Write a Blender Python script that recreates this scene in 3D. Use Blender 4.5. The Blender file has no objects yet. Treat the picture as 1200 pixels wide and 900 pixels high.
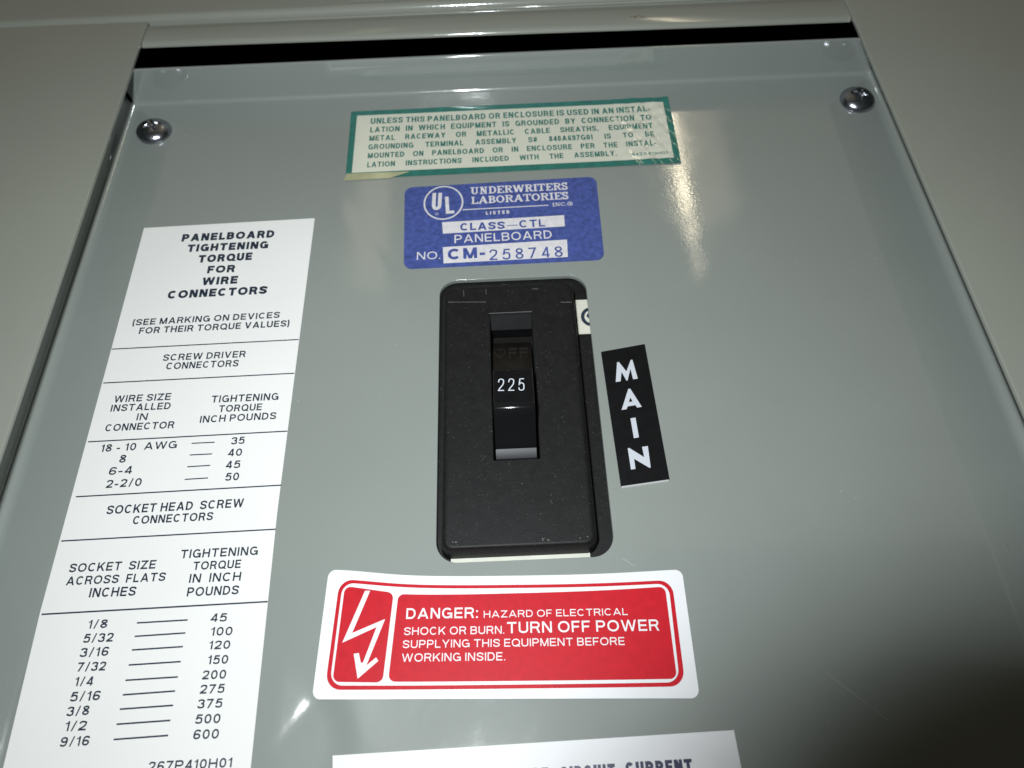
import bpy, bmesh, math, random
from mathutils import Vector, Matrix
random.seed(7)
MM = 0.001
# ------------------------------------------------------------------ camera, light, exposure
scn = bpy.context.scene
col = scn.collection
CAM = Vector((0.0, -110.7113, 201.6011))
FWD = Vector((0.0, 0.48135, -0.87653)); RGT = Vector((0.999075, -0.037696, -0.020701)); UPV = Vector((0.043007, 0.875716, 0.480908))
cd = bpy.data.cameras.new('camera'); cd.sensor_width = 36; cd.lens = 36*830/1200; cd.clip_start = 0.005; cd.clip_end = 50
cd.dof.use_dof = True; cd.dof.focus_distance = 0.212; cd.dof.aperture_fstop = 16
cam = bpy.data.objects.new('camera', cd); col.objects.link(cam); scn.camera = cam
def frame(loc, r, u, f):
    m = Matrix((r, u, -f)).transposed().to_4x4(); m.translation = loc*MM; return m
cam.matrix_world = frame(CAM, RGT, UPV, FWD)
world = bpy.data.worlds.new('World'); scn.world = world; world.use_nodes = True
bg = world.node_tree.nodes['Background']; bg.inputs[0].default_value = (1.0, 0.86, 0.6, 1); bg.inputs[1].default_value = 0.01
# the camera's own flash: a small bright window up and to the left of the lens
FLASH = CAM + UPV*35 - RGT*29 - FWD*38
fl = bpy.data.lights.new('camera_flash', 'AREA'); fl.shape = 'RECTANGLE'; fl.size = 0.017; fl.size_y = 0.012
fl.energy = 1.28; fl.color = (0.93, 0.98, 1.0)
flo = bpy.data.objects.new('camera_flash', fl); col.objects.link(flo)
AIM = (Vector((-5, 105, 0))-FLASH).normalized(); FR = AIM.cross(Vector((0, 0, 1))).normalized(); FR = FR if FR.x > 0 else -FR
flo.matrix_world = frame(FLASH, FR, FR.cross(AIM), AIM)
# two warm ceiling tubes mirrored in the enamel, plus added lamps fading the streak
def reflected_lamp(sx, y0, y1, w, energy):
    z = 1400.0; a = Vector((sx*z, y0*z, z)); b = Vector((sx*z, y1*z, z)); c = (a+b)/2; u = (b-a).normalized(); f = (-c).normalized()
    r = f.cross(u).normalized(); f = u.cross(r)
    l = bpy.data.lights.new('ceiling_tube_and_fade', 'AREA'); l.shape = 'RECTANGLE'; l.size = w; l.size_y = (b-a).length*MM; l.energy = energy; l.color = (1.0, 0.87, 0.62)
    o = bpy.data.objects.new('ceiling_tube_and_fade', l); col.objects.link(o); o.matrix_world = frame(c, r, u, f)
reflected_lamp(.390, .95, 1.6, .024, 1.1)
reflected_lamp(.390, .87, .948, .022, .060)  # added dimmer piece, fades the streak downwards
reflected_lamp(.390, .78, .868, .020, .022)  # added dimmest piece, ends that fade
reflected_lamp(.455, .92, 1.6, .11, .20)  # added wide dim lamp, makes the streak fade off to the right
reflected_lamp(-.285, .78, 1.6, .10, .22)
# the pale ceiling round them, lit by the same warm lamps
ce = bpy.data.lights.new('lit_ceiling', 'AREA'); ce.shape = 'RECTANGLE'; ce.size = 3.6; ce.size_y = 2.6; ce.energy = 4.6; ce.color = (1.0, 0.89, 0.68)
ceo = bpy.data.objects.new('lit_ceiling', ce); col.objects.link(ceo)
cv = Vector((0, 1500, 1500)); cf = -cv.normalized(); ceo.matrix_world = frame(cv, Vector((1, 0, 0)), Vector((1, 0, 0)).cross(cf), cf)
vs = scn.view_settings; vs.view_transform = 'Standard'; vs.look = 'None'; vs.gamma = 1; vs.exposure = 0.0
scn.render.engine = 'CYCLES'

# ------------------------------------------------------------------ materials
def mat(name, base, rough=0.5, metal=0.0, coat=0.0, coat_rough=0.1, coat_ior=1.5, spec=0.5, bump=None, mottle=None, specks=None, smudge=False):
    m = bpy.data.materials.new(name); m.use_nodes = True; nt = m.node_tree; N = nt.nodes; Lk = nt.links
    b = N['Principled BSDF']; b.inputs['Base Color'].default_value = (*base, 1); b.inputs['Roughness'].default_value = rough
    b.inputs['Metallic'].default_value = metal; b.inputs['Coat Weight'].default_value = coat; b.inputs['Coat Roughness'].default_value = coat_rough; b.inputs['Coat IOR'].default_value = coat_ior
    b.inputs['Specular IOR Level'].default_value = spec
    tc = N.new('ShaderNodeTexCoord'); last = None
    if mottle:                                    # soft uneven colour: (scale, amount)
        nz = N.new('ShaderNodeTexNoise'); nz.inputs['Scale'].default_value = mottle[0]; nz.inputs['Detail'].default_value = 6
        Lk.new(tc.outputs['Object'], nz.inputs['Vector'])
        mr = N.new('ShaderNodeMapRange'); mr.inputs[1].default_value = .3; mr.inputs[2].default_value = .7
        mr.inputs[3].default_value = 1-mottle[1]; mr.inputs[4].default_value = 1+mottle[1]; Lk.new(nz.outputs[0], mr.inputs[0])
        mx = N.new('ShaderNodeVectorMath'); mx.operation = 'SCALE'; mx.inputs[0].default_value = base
        Lk.new(mr.outputs[0], mx.inputs['Scale']); last = mx.outputs[0]
    for sp in (specks or []):                      # small dust or chips: (scale, size, colour, share)
        vo = N.new('ShaderNodeTexVoronoi'); vo.inputs['Scale'].default_value = sp[0]; Lk.new(tc.outputs['Object'], vo.inputs['Vector'])
        lt = N.new('ShaderNodeMapRange'); lt.inputs[1].default_value = sp[1]; lt.inputs[2].default_value = sp[1]*.5
        lt.inputs[3].default_value = 0; lt.inputs[4].default_value = 1; Lk.new(vo.outputs['Distance'], lt.inputs[0])
        sep = N.new('ShaderNodeSeparateColor'); Lk.new(vo.outputs['Color'], sep.inputs[0])
        gt = N.new('ShaderNodeMapRange'); gt.inputs[1].default_value = 1-sp[3]; gt.inputs[2].default_value = 1.0; Lk.new(sep.outputs[0], gt.inputs[0])
        ml = N.new('ShaderNodeMath'); ml.operation = 'MULTIPLY'; Lk.new(lt.outputs[0], ml.inputs[0]); Lk.new(gt.outputs[0], ml.inputs[1])
        mc = N.new('ShaderNodeMix'); mc.data_type = 'RGBA'; Lk.new(ml.outputs[0], mc.inputs[0]); mc.inputs[7].default_value = (*sp[2], 1)
        if last: Lk.new(last, mc.inputs[6])
        else: mc.inputs[6].default_value = (*base, 1)
        last = mc.outputs[2]
    if last: Lk.new(last, b.inputs['Base Color'])
    if smudge:                                     # wiped and fingered gloss
        nz = N.new('ShaderNodeTexNoise'); nz.inputs['Scale'].default_value = 22; nz.inputs['Detail'].default_value = 8; nz.inputs['Roughness'].default_value = .7
        nz.inputs['Distortion'].default_value = 1.2; Lk.new(tc.outputs['Object'], nz.inputs['Vector'])
        for sock, lo, hi in (('Coat Roughness', coat_rough*.6, coat_rough*2.2), ('Roughness', rough*.85, rough*1.2)):
            mr = N.new('ShaderNodeMapRange'); mr.inputs[1].default_value = .35; mr.inputs[2].default_value = .68; mr.inputs[3].default_value = lo; mr.inputs[4].default_value = hi
            Lk.new(nz.outputs[0], mr.inputs[0]); Lk.new(mr.outputs[0], b.inputs[sock])
    prev = None
    for (sc, dist, st) in (bump or []):
        nz = N.new('ShaderNodeTexNoise'); nz.inputs['Scale'].default_value = sc; nz.inputs['Detail'].default_value = 3; Lk.new(tc.outputs['Object'], nz.inputs['Vector'])
        bp = N.new('ShaderNodeBump'); bp.inputs['Strength'].default_value = st; bp.inputs['Distance'].default_value = dist
        Lk.new(nz.outputs[0], bp.inputs['Height'])
        if prev: Lk.new(prev, bp.inputs['Normal'])
        prev = bp.outputs[0]
    if prev: Lk.new(prev, b.inputs['Normal']); Lk.new(prev, b.inputs['Coat Normal'])
    return m
GREY = (0.205, 0.228, 0.212)
M = dict(
 paint=mat('grey_enamel', GREY, .52, spec=.3, coat=1, coat_ior=1.85, coat_rough=.06, mottle=(14, .035), bump=[(900, .00004, .22), (60, .0002, .10)],
           specks=[(260, .07, (.40, .39, .31), .08), (180, .05, (.05, .05, .04), .05), (420, .12, (.27, .28, .25), .2)], smudge=True),
 frame=mat('grey_frame_enamel', (.225, .238, .205), .62, spec=.3, coat=.8, coat_ior=1.7, coat_rough=.10, mottle=(10, .05), bump=[(700, .00005, .4)],
           specks=[(150, .06, (.3, .29, .24), .03)]),
 dark=mat('shaded_inside_black', (.012, .012, .013), .9, spec=.1),  # near-black: the shade inside the box is put into its colour
 white=mat('white_label_vinyl', (.655, .655, .64), .6, spec=.3, mottle=(30, .015), bump=[(1500, .00002, .3)], specks=[(220, .06, (.45, .45, .42), .03)]),
 white2=mat('white_glossy_vinyl', (.64, .645, .66), .5, spec=.3, mottle=(120, .02), bump=[(1500, .00002, .4)], specks=[(200, .07, (.4, .38, .33), .05)]),
 ink=mat('dark_print_ink', (.012, .022, .04), .45),
 navy=mat('navy_print_ink', (.014, .016, .06), .45),
 green=mat('green_print', (.012, .13, .105), .5, coat=.85, coat_rough=.08, mottle=(300, .18), bump=[(150, .0004, .05)]),
 cream=mat('cream_film', (.55, .555, .465), .5, coat=.85, coat_rough=.08, mottle=(25, .04), bump=[(150, .0004, .05)]),
 film=mat('yellowed_film_margin', (.33, .33, .20), .3, coat=1, coat_rough=.12, mottle=(90, .2)),
 blue=mat('blue_print', (.042, .066, .235), .5, mottle=(600, .28), bump=[(1500, .00003, .4)], specks=[(900, .2, (.12, .16, .42), .25)]),
 lilac=mat('pale_print', (.56, .545, .56), .5, mottle=(500, .08)),
 red=mat('red_print', (.43, .0075, .016), .5, spec=.12, mottle=(500, .07), bump=[(1200, .00002, .3)]),
 black=mat('black_phenolic', (.0078, .0076, .0078), .5, spec=.16, mottle=(420, .22), bump=[(1800, .00006, .6), (300, .0001, .2)],
           specks=[(1100, .25, (.036, .036, .035), .5), (600, .14, (.07, .07, .07), .25), (170, .05, (.25, .24, .22), .05)]),
 emboss=mat('raised_marking', (.0105, .0095, .008), .35),  # lighter tone: worn edges, and light on raised letters put into the colour
 satin=mat('satin_black_phenolic', (.008, .008, .010), .46, spec=.3),
 brown=mat('brown_black_phenolic', (.0058, .005, .0042), .45, spec=.25, mottle=(260, .4), bump=[(900, .0001, .4)]),
 gloss=mat('glossy_black_phenolic', (.006, .006, .0065), .16, coat=.5, coat_rough=.12, bump=[(500, .00008, .25)], specks=[(300, .08, (.1, .1, .1), .08)]),
 plastic=mat('black_tag_plastic', (.003, .003, .0035), .6, spec=.12, mottle=(300, .3), specks=[(260, .06, (.4, .38, .3), .05)]),
 tagwhite=mat('pale_tag_print', (.44, .465, .51), .5),
 tagcore=mat('tag_edge', (.6, .6, .6), .5),
 numb=mat('white_stamped_print', (.50, .53, .58), .5),
 stk=mat('cream_paper', (.50, .50, .43), .6, mottle=(200, .06)),
 zinc=mat('zinc_plated_steel', (.36, .37, .41), .25, metal=1, bump=[(500, .0002, .4), (1500, .0001, .4)], mottle=(400, .25)),
 recess=mat('dark_steel_recess', (.08, .08, .085), .4, metal=1),
 rust=mat('rust_stain', (.13, .07, .035), .8),
 scratch=mat('pale_scratch_and_glint', (.11, .11, .11), .5),
 scratch2=mat('pale_paint_scratch', (.42, .42, .37), .5),
 lens=mat('black_camera_plastic', (.01, .01, .01), .7),
)
# ------------------------------------------------------------------ object helpers
def link(o, parent=None):
    col.objects.link(o)
    if parent: o.parent = parent
    return o
def mesh(name, verts, faces, m, parent=None, smooth=False, mi=None, origin=None):
    me = bpy.data.meshes.new(name); ox = origin or (0, 0, 0)
    me.from_pydata([((v[0]-ox[0])*MM, (v[1]-ox[1])*MM, (v[2]-ox[2])*MM) for v in verts], [], faces)
    for k in (m if isinstance(m, list) else [m]): me.materials.append(M[k])
    if mi: me.polygons.foreach_set('material_index', mi)
    if smooth: me.polygons.foreach_set('use_smooth', [True]*len(faces))
    me.update(); o = bpy.data.objects.new(name, me)
    if origin: o.location = Vector(origin)*MM
    return link(o, parent)
def empty(name, label, cat, loc, group=None):
    o = bpy.data.objects.new(name, None); o.empty_display_size = .01; link(o); o.location = Vector(loc)*MM
    o['label'] = label; o['category'] = cat
    if group: o['group'] = group
    return o
def tag(o, label, cat, group=None):
    o['label'] = label; o['category'] = cat
    if group: o['group'] = group
def keep(o, root):                                  # parent without moving
    o.parent = root; o.matrix_parent_inverse = Matrix.Translation(-root.location); return o
def rrect(x0, y0, x1, y1, r, n=8):
    out = []
    for cx, cy, a in ((x1-r, y0+r, -90), (x1-r, y1-r, 0), (x0+r, y1-r, 90), (x0+r, y0+r, 180)):
        for i in range(n+1):
            t = math.radians(a+90*i/n); out.append((cx+r*math.cos(t), cy+r*math.sin(t)))
    return out
def loft(loops, cap0=False, cap1=True):
    n = len(loops[0]); v = [p for l in loops for p in l]; f = []
    for k in range(len(loops)-1):
        for i in range(n):
            j = (i+1) % n; f.append((k*n+i, k*n+j, (k+1)*n+j, (k+1)*n+i))
    if cap1: f.append(tuple((len(loops)-1)*n+i for i in range(n)))
    if cap0: f.append(tuple(reversed(range(n))))
    return v, f
def autosmooth(o, ang=40):
    me = o.data; me.polygons.foreach_set('use_smooth', [True]*len(me.polygons)); me.set_sharp_from_angle(angle=math.radians(ang))
def round_poly(P, r, n=6):                          # quad (any order) with rounded corners
    out = []; N = len(P)
    for i in range(N):
        a, b, c = Vector(P[i-1]), Vector(P[i]), Vector(P[(i+1) % N])
        u = (a-b).normalized(); w = (c-b).normalized(); h = math.acos(max(-1, min(1, u.dot(w))))/2; d = r/math.tan(h)
        s, e = b+u*d, b+w*d; cc = b+(u+w).normalized()*(r/math.sin(h))
        a0 = math.atan2(s.y-cc.y, s.x-cc.x); a1 = math.atan2(e.y-cc.y, e.x-cc.x); da = (a1-a0+math.pi) % (2*math.pi)-math.pi
        for k in range(n+1):
            t = a0+da*k/n; out.append((cc.x+r*math.cos(t), cc.y+r*math.sin(t)))
    return out
def smooth01(t): t = max(0., min(1., t)); return t*t*(3-2*t)

# ------------------------------------------------------------------ lettering: a stroke alphabet with real outlines
def arc(cx, cy, rx, ry, a0, a1, n=14, p=1.0):
    o = []
    for i in range(n+1):
        t = math.radians(a0+(a1-a0)*i/n); c, s = math.cos(t), math.sin(t)
        o.append((cx+rx*math.copysign(abs(c)**p, c), cy+ry*math.copysign(abs(s)**p, s)))
    return o
def spline(P, n=5):
    P = [P[0]]+P+[P[-1]]; o = []
    for i in range(1, len(P)-2):
        for k in range(n):
            t = k/n; a, b, c, d = P[i-1:i+3]
            o.append(tuple(.5*(2*b[j]+(c[j]-a[j])*t+(2*a[j]-5*b[j]+4*c[j]-d[j])*t*t+(3*b[j]-a[j]-3*c[j]+d[j])*t**3) for j in (0, 1)))
    o.append(P[-2]); return o
def strip(P, t, closed=False):
    n = len(P); L, R = [], []
    for i in range(n):
        a = P[i-1] if (i > 0 or closed) else None; b = P[(i+1) % n] if (i < n-1 or closed) else None; p = P[i]
        d1 = (p[0]-a[0], p[1]-a[1]) if a else None; d2 = (b[0]-p[0], b[1]-p[1]) if b else None
        d1 = d1 or d2; d2 = d2 or d1
        l1 = math.hypot(*d1) or 1; l2 = math.hypot(*d2) or 1; n1 = (-d1[1]/l1, d1[0]/l1); n2 = (-d2[1]/l2, d2[0]/l2)
        mx, my = n1[0]+n2[0], n1[1]+n2[1]; q = (mx*mx+my*my)/2 or 1; q = max(q, .5); mx /= q; my /= q
        L.append((p[0]+mx*t/2, p[1]+my*t/2)); R.append((p[0]-mx*t/2, p[1]-my*t/2))
    F = []
    for i in range(n-(0 if closed else 1)):
        j = (i+1) % n; F.append([R[i], R[j], L[j], L[i]])
    return F
WID = dict(A=.93, B=.77, C=.86, D=.80, E=.70, F=.66, G=.88, H=.79, I=0, J=.6, K=.82, L=.63, M=.93, N=.80, O=.95, P=.75, Q=.95, R=.80, S=.77, T=.78, U=.78, V=.88, W=1.25, X=.86, Y=.86, Z=.78)
for ch in '023456789': WID[ch] = .62
WID.update({'1': .33, '-': .36, '/': .42, '.': 0, ',': 0, ':': 0, '(': .24, ')': .24, '#': .7})
def glyph(ch, k, t):
    """polygons of one capital, cap height 1, stroke t; returns (polys, advance width)"""
    w = WID[ch]*k; w = max(w, t) if ch in 'I.,:' else w; S = []; h = t/2; x0, x1, y0, y1 = h, w-h, h, 1-h; xm = w/2
    V = lambda x, a=0., b=1.: S.append([(x-h, a), (x+h, a), (x+h, b), (x-h, b)])
    Hh = lambda y, a, b: S.append([(a, y-h), (b, y-h), (b, y+h), (a, y+h)])
    def D(xa, ya, xb, yb, f=1.):                    # diagonal with level ends
        L = math.hypot(xb-xa, yb-ya); hw = f*h*L/abs(yb-ya); S.append([(xa-hw, ya), (xa+hw, ya), (xb+hw, yb), (xb-hw, yb)])
    NS = [0]
    def C(P, cl=False): NS[0] += 1; S.extend([('s', q, NS[0]) for q in strip(P, t, cl)])
    if ch == 'A': D(h*1.1, 0, xm, 1); D(w-h*1.1, 0, xm, 1); Hh(.27+h*.3, w*.2, w*.8)
    elif ch == 'B':
        V(x0); r = (y1-.52)/2; C([(x0, y1)]+arc(x1-r*1.1-.03*k, (y1+.52)/2, r*1.1, (y1-.52)/2, 90, -90, 8)+[(x0, .52)]); r = (.52-y0)/2
        C([(x0, .52)]+arc(x1-r*1.15, (.52+y0)/2, r*1.15, r, 90, -90, 8)+[(x0, y0)])
    elif ch == 'C': C(arc(xm, .5, xm-h, .5-h, 42, 318, 20, .92))
    elif ch == 'D': V(x0); r = min(.5-h, (x1-x0)*.75); C([(x0, y1)]+arc(x1-r, .5, r, .5-h, 90, -90, 14, .9)+[(x0, y0)])
    elif ch == 'E': V(x0); Hh(y1, 0, w); Hh(.5, 0, w*.93); Hh(y0, 0, w)
    elif ch == 'F': V(x0); Hh(y1, 0, w); Hh(.48, 0, w*.9)
    elif ch == 'G': C(arc(xm, .5, xm-h, .5-h, 42, 330, 20, .92)); V(x1, 0.02, .5); Hh(.46, xm+.02, w)
    elif ch == 'H': V(x0); V(x1); Hh(.51, 0, w)
    elif ch == 'I': V(xm)
    elif ch == 'J': V(x1, .3, 1); C([(x1, .34)]+arc(xm, .3, xm-h, .3-h, 0, -180, 10))
    elif ch == 'K': V(x0); D(x0+.02, .30, w-h*1.2, 1); D(w-h*1.1, 0, w*.42, .60)
    elif ch == 'L': V(x0); Hh(y0, 0, w)
    elif ch == 'M': V(x0); V(x1); D(x0+.1*t, 1, xm, 0, .95); D(x1-.1*t, 1, xm, 0, .95)
    elif ch == 'N': V(x0); V(x1); D(x0+.1*t, 1, x1-.1*t, 0)
    elif ch in 'O0': C(arc(xm, .5, xm-h, .5-h, 0, 360, 28, .92)[:-1], True)
    elif ch == 'Q': C(arc(xm, .5, xm-h, .5-h, 0, 360, 28, .92)[:-1], True); D(w*.97, -.02, w*.62, .27)
    elif ch == 'P': V(x0); r = (y1-.45)/2; C([(x0, y1)]+arc(x1-r*1.1, .45+r, r*1.1, r, 90, -90, 10)+[(x0, .45)])
    elif ch == 'R': V(x0); r = (y1-.48)/2; C([(x0, y1)]+arc(x1-r*1.1-.02, .48+r, r*1.1, r, 90, -90, 10)+[(x0, .48)]); D(w-h*1.05, 0, w*.66, .48)
    elif ch == 'S': C(spline([(x1-.01*k, .70), (w*.86, y1-.08), (xm, y1), (w*.16+h*.3, y1-.07), (x0+.01, .73), (w*.2+h*.3, .585), (xm, .515), (w*.8-h*.3, .44), (x1, .28), (w*.85-h*.3, y0+.075), (xm, y0), (w*.14+h*.2, y0+.08), (x0, .31)]))
    elif ch == 'T': V(xm); Hh(y1, 0, w)
    elif ch == 'U': r = .32; V(x0, r, 1); V(x1, r, 1); C([(x0, r+.02)]+arc(xm, r, xm-h, r-h, 180, 360, 14, .92)+[(x1, r+.02)])
    elif ch == 'V': D(xm, 0, h*1.1, 1); D(xm, 0, w-h*1.1, 1)
    elif ch == 'W': D(w*.27, 0, h*1.05, 1); D(w*.27, 0, xm, 1, .9); D(w*.73, 0, xm, 1, .9); D(w*.73, 0, w-h*1.05, 1)
    elif ch == 'X': D(h*1.2, 0, w-h*1.3, 1); D(w-h*1.2, 0, h*1.3, 1)
    elif ch == 'Y': V(xm, 0, .45); D(xm, .40, h*1.2, 1); D(xm, .40, w-h*1.2, 1)
    elif ch == 'Z': Hh(y1, 0, w); Hh(y0, 0, w); D(h*1.6, h, w-h*1.6, 1-h)
    elif ch == '1': V(w-h); S.append([(0, .68), (w-t*.9, .74), (w-t*.1, 1), (w-t, 1), (w-t*1.3, .86), (0, .80)])
    elif ch == '2': C(spline([(x0, .70), (w*.2, y1-.06), (xm, y1), (w*.85, y1-.07), (x1, .72), (w*.78, .50), (w*.4, .27), (x0+.02, t)])); Hh(y0, 0, w)
    elif ch == '3': C(spline([(x0, .74), (w*.2, y1-.05), (xm, y1), (w*.84, y1-.06), (x1-.02, .75), (w*.8, .58), (xm, .53)])); C(spline([(xm, .53), (w*.84, .46), (x1, .28), (w*.85, y0+.07), (xm, y0), (w*.17, y0+.06), (x0, .29)]))
    elif ch == '4': V(w*.74); Hh(.23+h*.3, 0, w); D(h*1.2, .25, w*.72, 1)
    elif ch == '5': Hh(y1, w*.2, w*.95); D(x0+.02*k, .44, w*.2+h, 1); C(spline([(x0+.03, .48), (w*.3, .60), (xm, .63), (w*.84, .55), (x1, .33), (w*.84, y0+.07), (xm, y0), (w*.18, y0+.05), (x0, .25)]))
    elif ch == '6': C(arc(xm, .31, xm-h, .31-h, 0, 360, 20)[:-1], True); C(spline([(x0, .32), (x0+.02, .6), (w*.28, y1-.06), (w*.56, y1), (w*.85, y1-.06), (x1-.01, .75)]))
    elif ch == '9': C(arc(xm, .69, xm-h, .31-h, 0, 360, 20)[:-1], True); C(spline([(x1, .68), (x1-.02, .4), (w*.72, y0+.06), (w*.44, y0), (w*.15, y0+.06), (x0+.01, .25)]))
    elif ch == '7': Hh(y1, 0, w); D(w*.28, 0, w-h*1.3, 1-h)
    elif ch == '8': C(arc(xm, .755, (xm-h)*.9, .245-h, 0, 360, 18)[:-1], True); C(arc(xm, .275, xm-h, .275-h, 0, 360, 20)[:-1], True)
    elif ch == '-': Hh(.36, 0, w)
    elif ch == '/': D(h*1.1, -.03, w-h*1.1, 1.03, .85)
    elif ch == '.': S.append([(0, 0), (t, 0), (t, t), (0, t)])
    elif ch == ':': S.append([(0, 0), (t, 0), (t, t), (0, t)]); S.append([(0, .55), (t, .55), (t, .55+t), (0, .55+t)])
    elif ch == ',': S.append([(0, 0), (t, 0), (t, t), (0, t)]); S.append([(t*.2, -.14), (t*.6, -.14), (t, 0), (t*.5, 0)])
    elif ch == '(': C(arc(w+.12, .45, w+.12-h, .72, 125, 235, 10))
    elif ch == ')': C(arc(-.12, .45, w+.12-h, .72, 55, -55, 10))
    elif ch == '#': D(w*.25, 0, w*.38, 1, .7); D(w*.63, 0, w*.76, 1, .7); Hh(.33, 0, w*.95); Hh(.66, w*.05, w)
    return S, w
SER = dict(U=.98, N=.98, D=.92, E=.84, R=.95, W=1.3, I=.44, T=.86, S=.66, L=.80, A=.96, B=.84, O=.90, C=.84)
SER['.'] = .2
def serif(ch, k, t):
    w = SER[ch]*k; S = []; f = t*.62; s = t*.55; xm = w/2; a = t*.5+.13*k
    def box(x0, y0, x1, y1): S.append([(x0, y0), (x1, y0), (x1, y1), (x0, y1)])
    def stem(x, tt, lo=True, hi=True, sl=.12*k, y0=0, y1=1):
        box(x-tt/2, y0, x+tt/2, y1)
        if lo: box(x-tt/2-sl, 0, x+tt/2+sl, f)
        if hi: box(x-tt/2-sl, 1-f, x+tt/2+sl, 1)
    def dia(xa, ya, xb, yb, tt): S.append([(xa-tt/2, ya), (xa+tt/2, ya), (xb+tt/2, yb), (xb-tt/2, yb)])
    def ring(cx, cy, rx, ry, a0, a1, n=18):
        o = arc(cx, cy, rx, ry, a0, a1, n); i = arc(cx, cy, rx-t, ry-f, a0, a1, n)
        for q in range(n): S.append(('s', [i[q], o[q], o[q+1], i[q+1]] if a1 < a0 else [o[q], o[q+1], i[q+1], i[q]]))
    if ch == 'U': stem(a, t, lo=False, y0=.3); stem(w-a, f, lo=False, y0=.3); ring(xm, .34, xm-a+t/2, .34, 180, 360)
    elif ch == 'N': stem(a, f); stem(w-a, f, lo=False); dia(w-a, 0, a, 1, t*1.2)
    elif ch == 'D': stem(a, t, sl=.08*k); box(a, 0, w*.55, f); box(a, 1-f, w*.55, 1); ring(w*.52, .5, w*.48, .5, 90, -90)
    elif ch in 'EL':
        stem(a, t, sl=.08*k); box(a, 0, w, f); box(w-s, 0, w, .3)
        if ch == 'E': box(a, 1-f, w, 1); box(w-s, .72, w, 1); box(a, .5-f/2, w*.7, .5+f/2); box(w*.7-s, .38, w*.7, .62)
    elif ch in 'RB':
        stem(a, t, sl=.08*k); box(a, 1-f, w*.55, 1); box(a, .5, w*.55, .5+f); ring(w*.52, .75, w*.40, .25, 90, -90)
        if ch == 'B': box(a, 0, w*.55, f); ring(w*.52, .27, w*.46, .27, 90, -90)
        else: dia(w*.84, 0, w*.55, .5, t*1.1); box(w*.72, 0, w, f)
    elif ch == 'W':
        dia(w*.30, 0, w*.10, 1, t*1.1); dia(w*.30, 0, xm, 1, f*1.2); dia(w*.70, 0, xm, 1, t*1.1); dia(w*.70, 0, w*.90, 1, f*1.2)
        box(0, 1-f, w*.22, 1); box(w*.40, 1-f, w*.60, 1); box(w*.78, 1-f, w, 1)
    elif ch == 'I': stem(xm, t, sl=(w-t)/2)
    elif ch == 'T': stem(xm, t, hi=False, sl=.13*k); box(0, 1-f, w, 1); box(0, .7, s, 1); box(w-s, .7, w, 1)
    elif ch == 'A': dia(.12*k, 0, xm, 1, f*1.2); dia(w-.16*k, 0, xm, 1, t*1.2); box(w*.25, .28, w*.7, .28+f); box(0, 0, .27*k, f); box(w-.34*k, 0, w, f)
    elif ch == 'O': ring(xm, .5, xm, .5, 0, 360, 28)
    elif ch == 'C': ring(xm, .5, xm, .5, 48, 312, 22); box(w*.9-s, .62, w*.9, .98); box(w*.9-s*.5, .1, w*.9, .3)
    elif ch == 'S':
        h = t/2
        for q in strip(spline([(w*.84, .74), (w*.72, .9), (xm, 1-f*.6), (w*.2, .9), (w*.13, .73), (w*.28, .58), (xm, .51), (w*.74, .43), (w*.87, .27), (w*.76, .1), (xm, f*.6), (w*.25, .1), (w*.14, .27)]), t*.85): S.append(('s', q))
        box(w*.84-s*.3, .68, w*.84+s*.7, 1); box(w*.12-s*.5, 0, w*.12+s*.5, .33)
    elif ch == '.': box(0, 0, t, t)
    return S, w
def layout(text, k, t, gap, space, font):
    g = serif if font == 'serif' else glyph; x = 0; out = []; first = True; pend = 0
    for ch in text:
        if ch == ' ': pend += 1; continue
        S, w = g(ch, k, t)
        if not first: x += gap + pend*space
        pend = 0; first = False; out.append((x, S)); x += w
    return out, x
KG = {}
def text_part(row, z, matname, parent, zf=None, name='lettering', gap=None):
    text, xa, ya, xb, yb, H, t, mode, font = row
    L = math.hypot(xb-xa, yb-ya)/H; gp = gap if gap is not None else (.20 if font == 'sans' else .07); sp = .34
    if mode == 'space':
        k, gp = KG['k'], KG['g']; a = layout(text, k, t, gp, 0, font)[1]; b = layout(text, k, t, gp, 1, font)[1]; sp = (L-a)/(b-a)
    elif mode == 'fitgap':
        k = .95 if t < .16 else .8; a = layout(text, k, t, 0, sp, font)[1]; b = layout(text, k, t, 1, sp, font)[1]; gp = (L-a)/(b-a)
    else:
        lo, hi = .2, 4
        for _ in range(30):
            k = (lo+hi)/2; gp2 = gp*min(1.3, max(.55, k)) - t*.12
            if layout(text, k, t, gp2, sp*k, font)[1] > L: hi = k
            else: lo = k
        gp = gp2; sp *= k; KG['k'], KG['g'] = k, gp
    out, W = layout(text, k, t, gp, sp, font)
    ux, uy = (xb-xa)/math.hypot(xb-xa, yb-ya), (yb-ya)/math.hypot(xb-xa, yb-ya)
    Vv, F = [], []
    for x, S in out:
        i = 0
        for pl in S:
            pl0 = pl
            if pl[0] == 's': pl = pl[1]
            else: i += 1
            ar = sum(pl[q][0]*pl[(q+1) % len(pl)][1]-pl[(q+1) % len(pl)][0]*pl[q][1] for q in range(len(pl)))
            if ar < 0: pl = list(reversed(pl))
            b = len(Vv)
            for px, py in pl:
                X = xa+((x+px)*ux-py*uy)*H; Y = ya+((x+px)*uy+py*ux)*H
                zz = z+(.0015*(pl0[2] if len(pl0) > 2 else 1) if pl0[0] == 's' else .004*i+.006)
                Vv.append((X, Y, zz+(zf(X, Y) if zf else 0)))
            F.append(tuple(range(b, b+len(pl))))
    return mesh(name, Vv, F, matname, parent)
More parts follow.
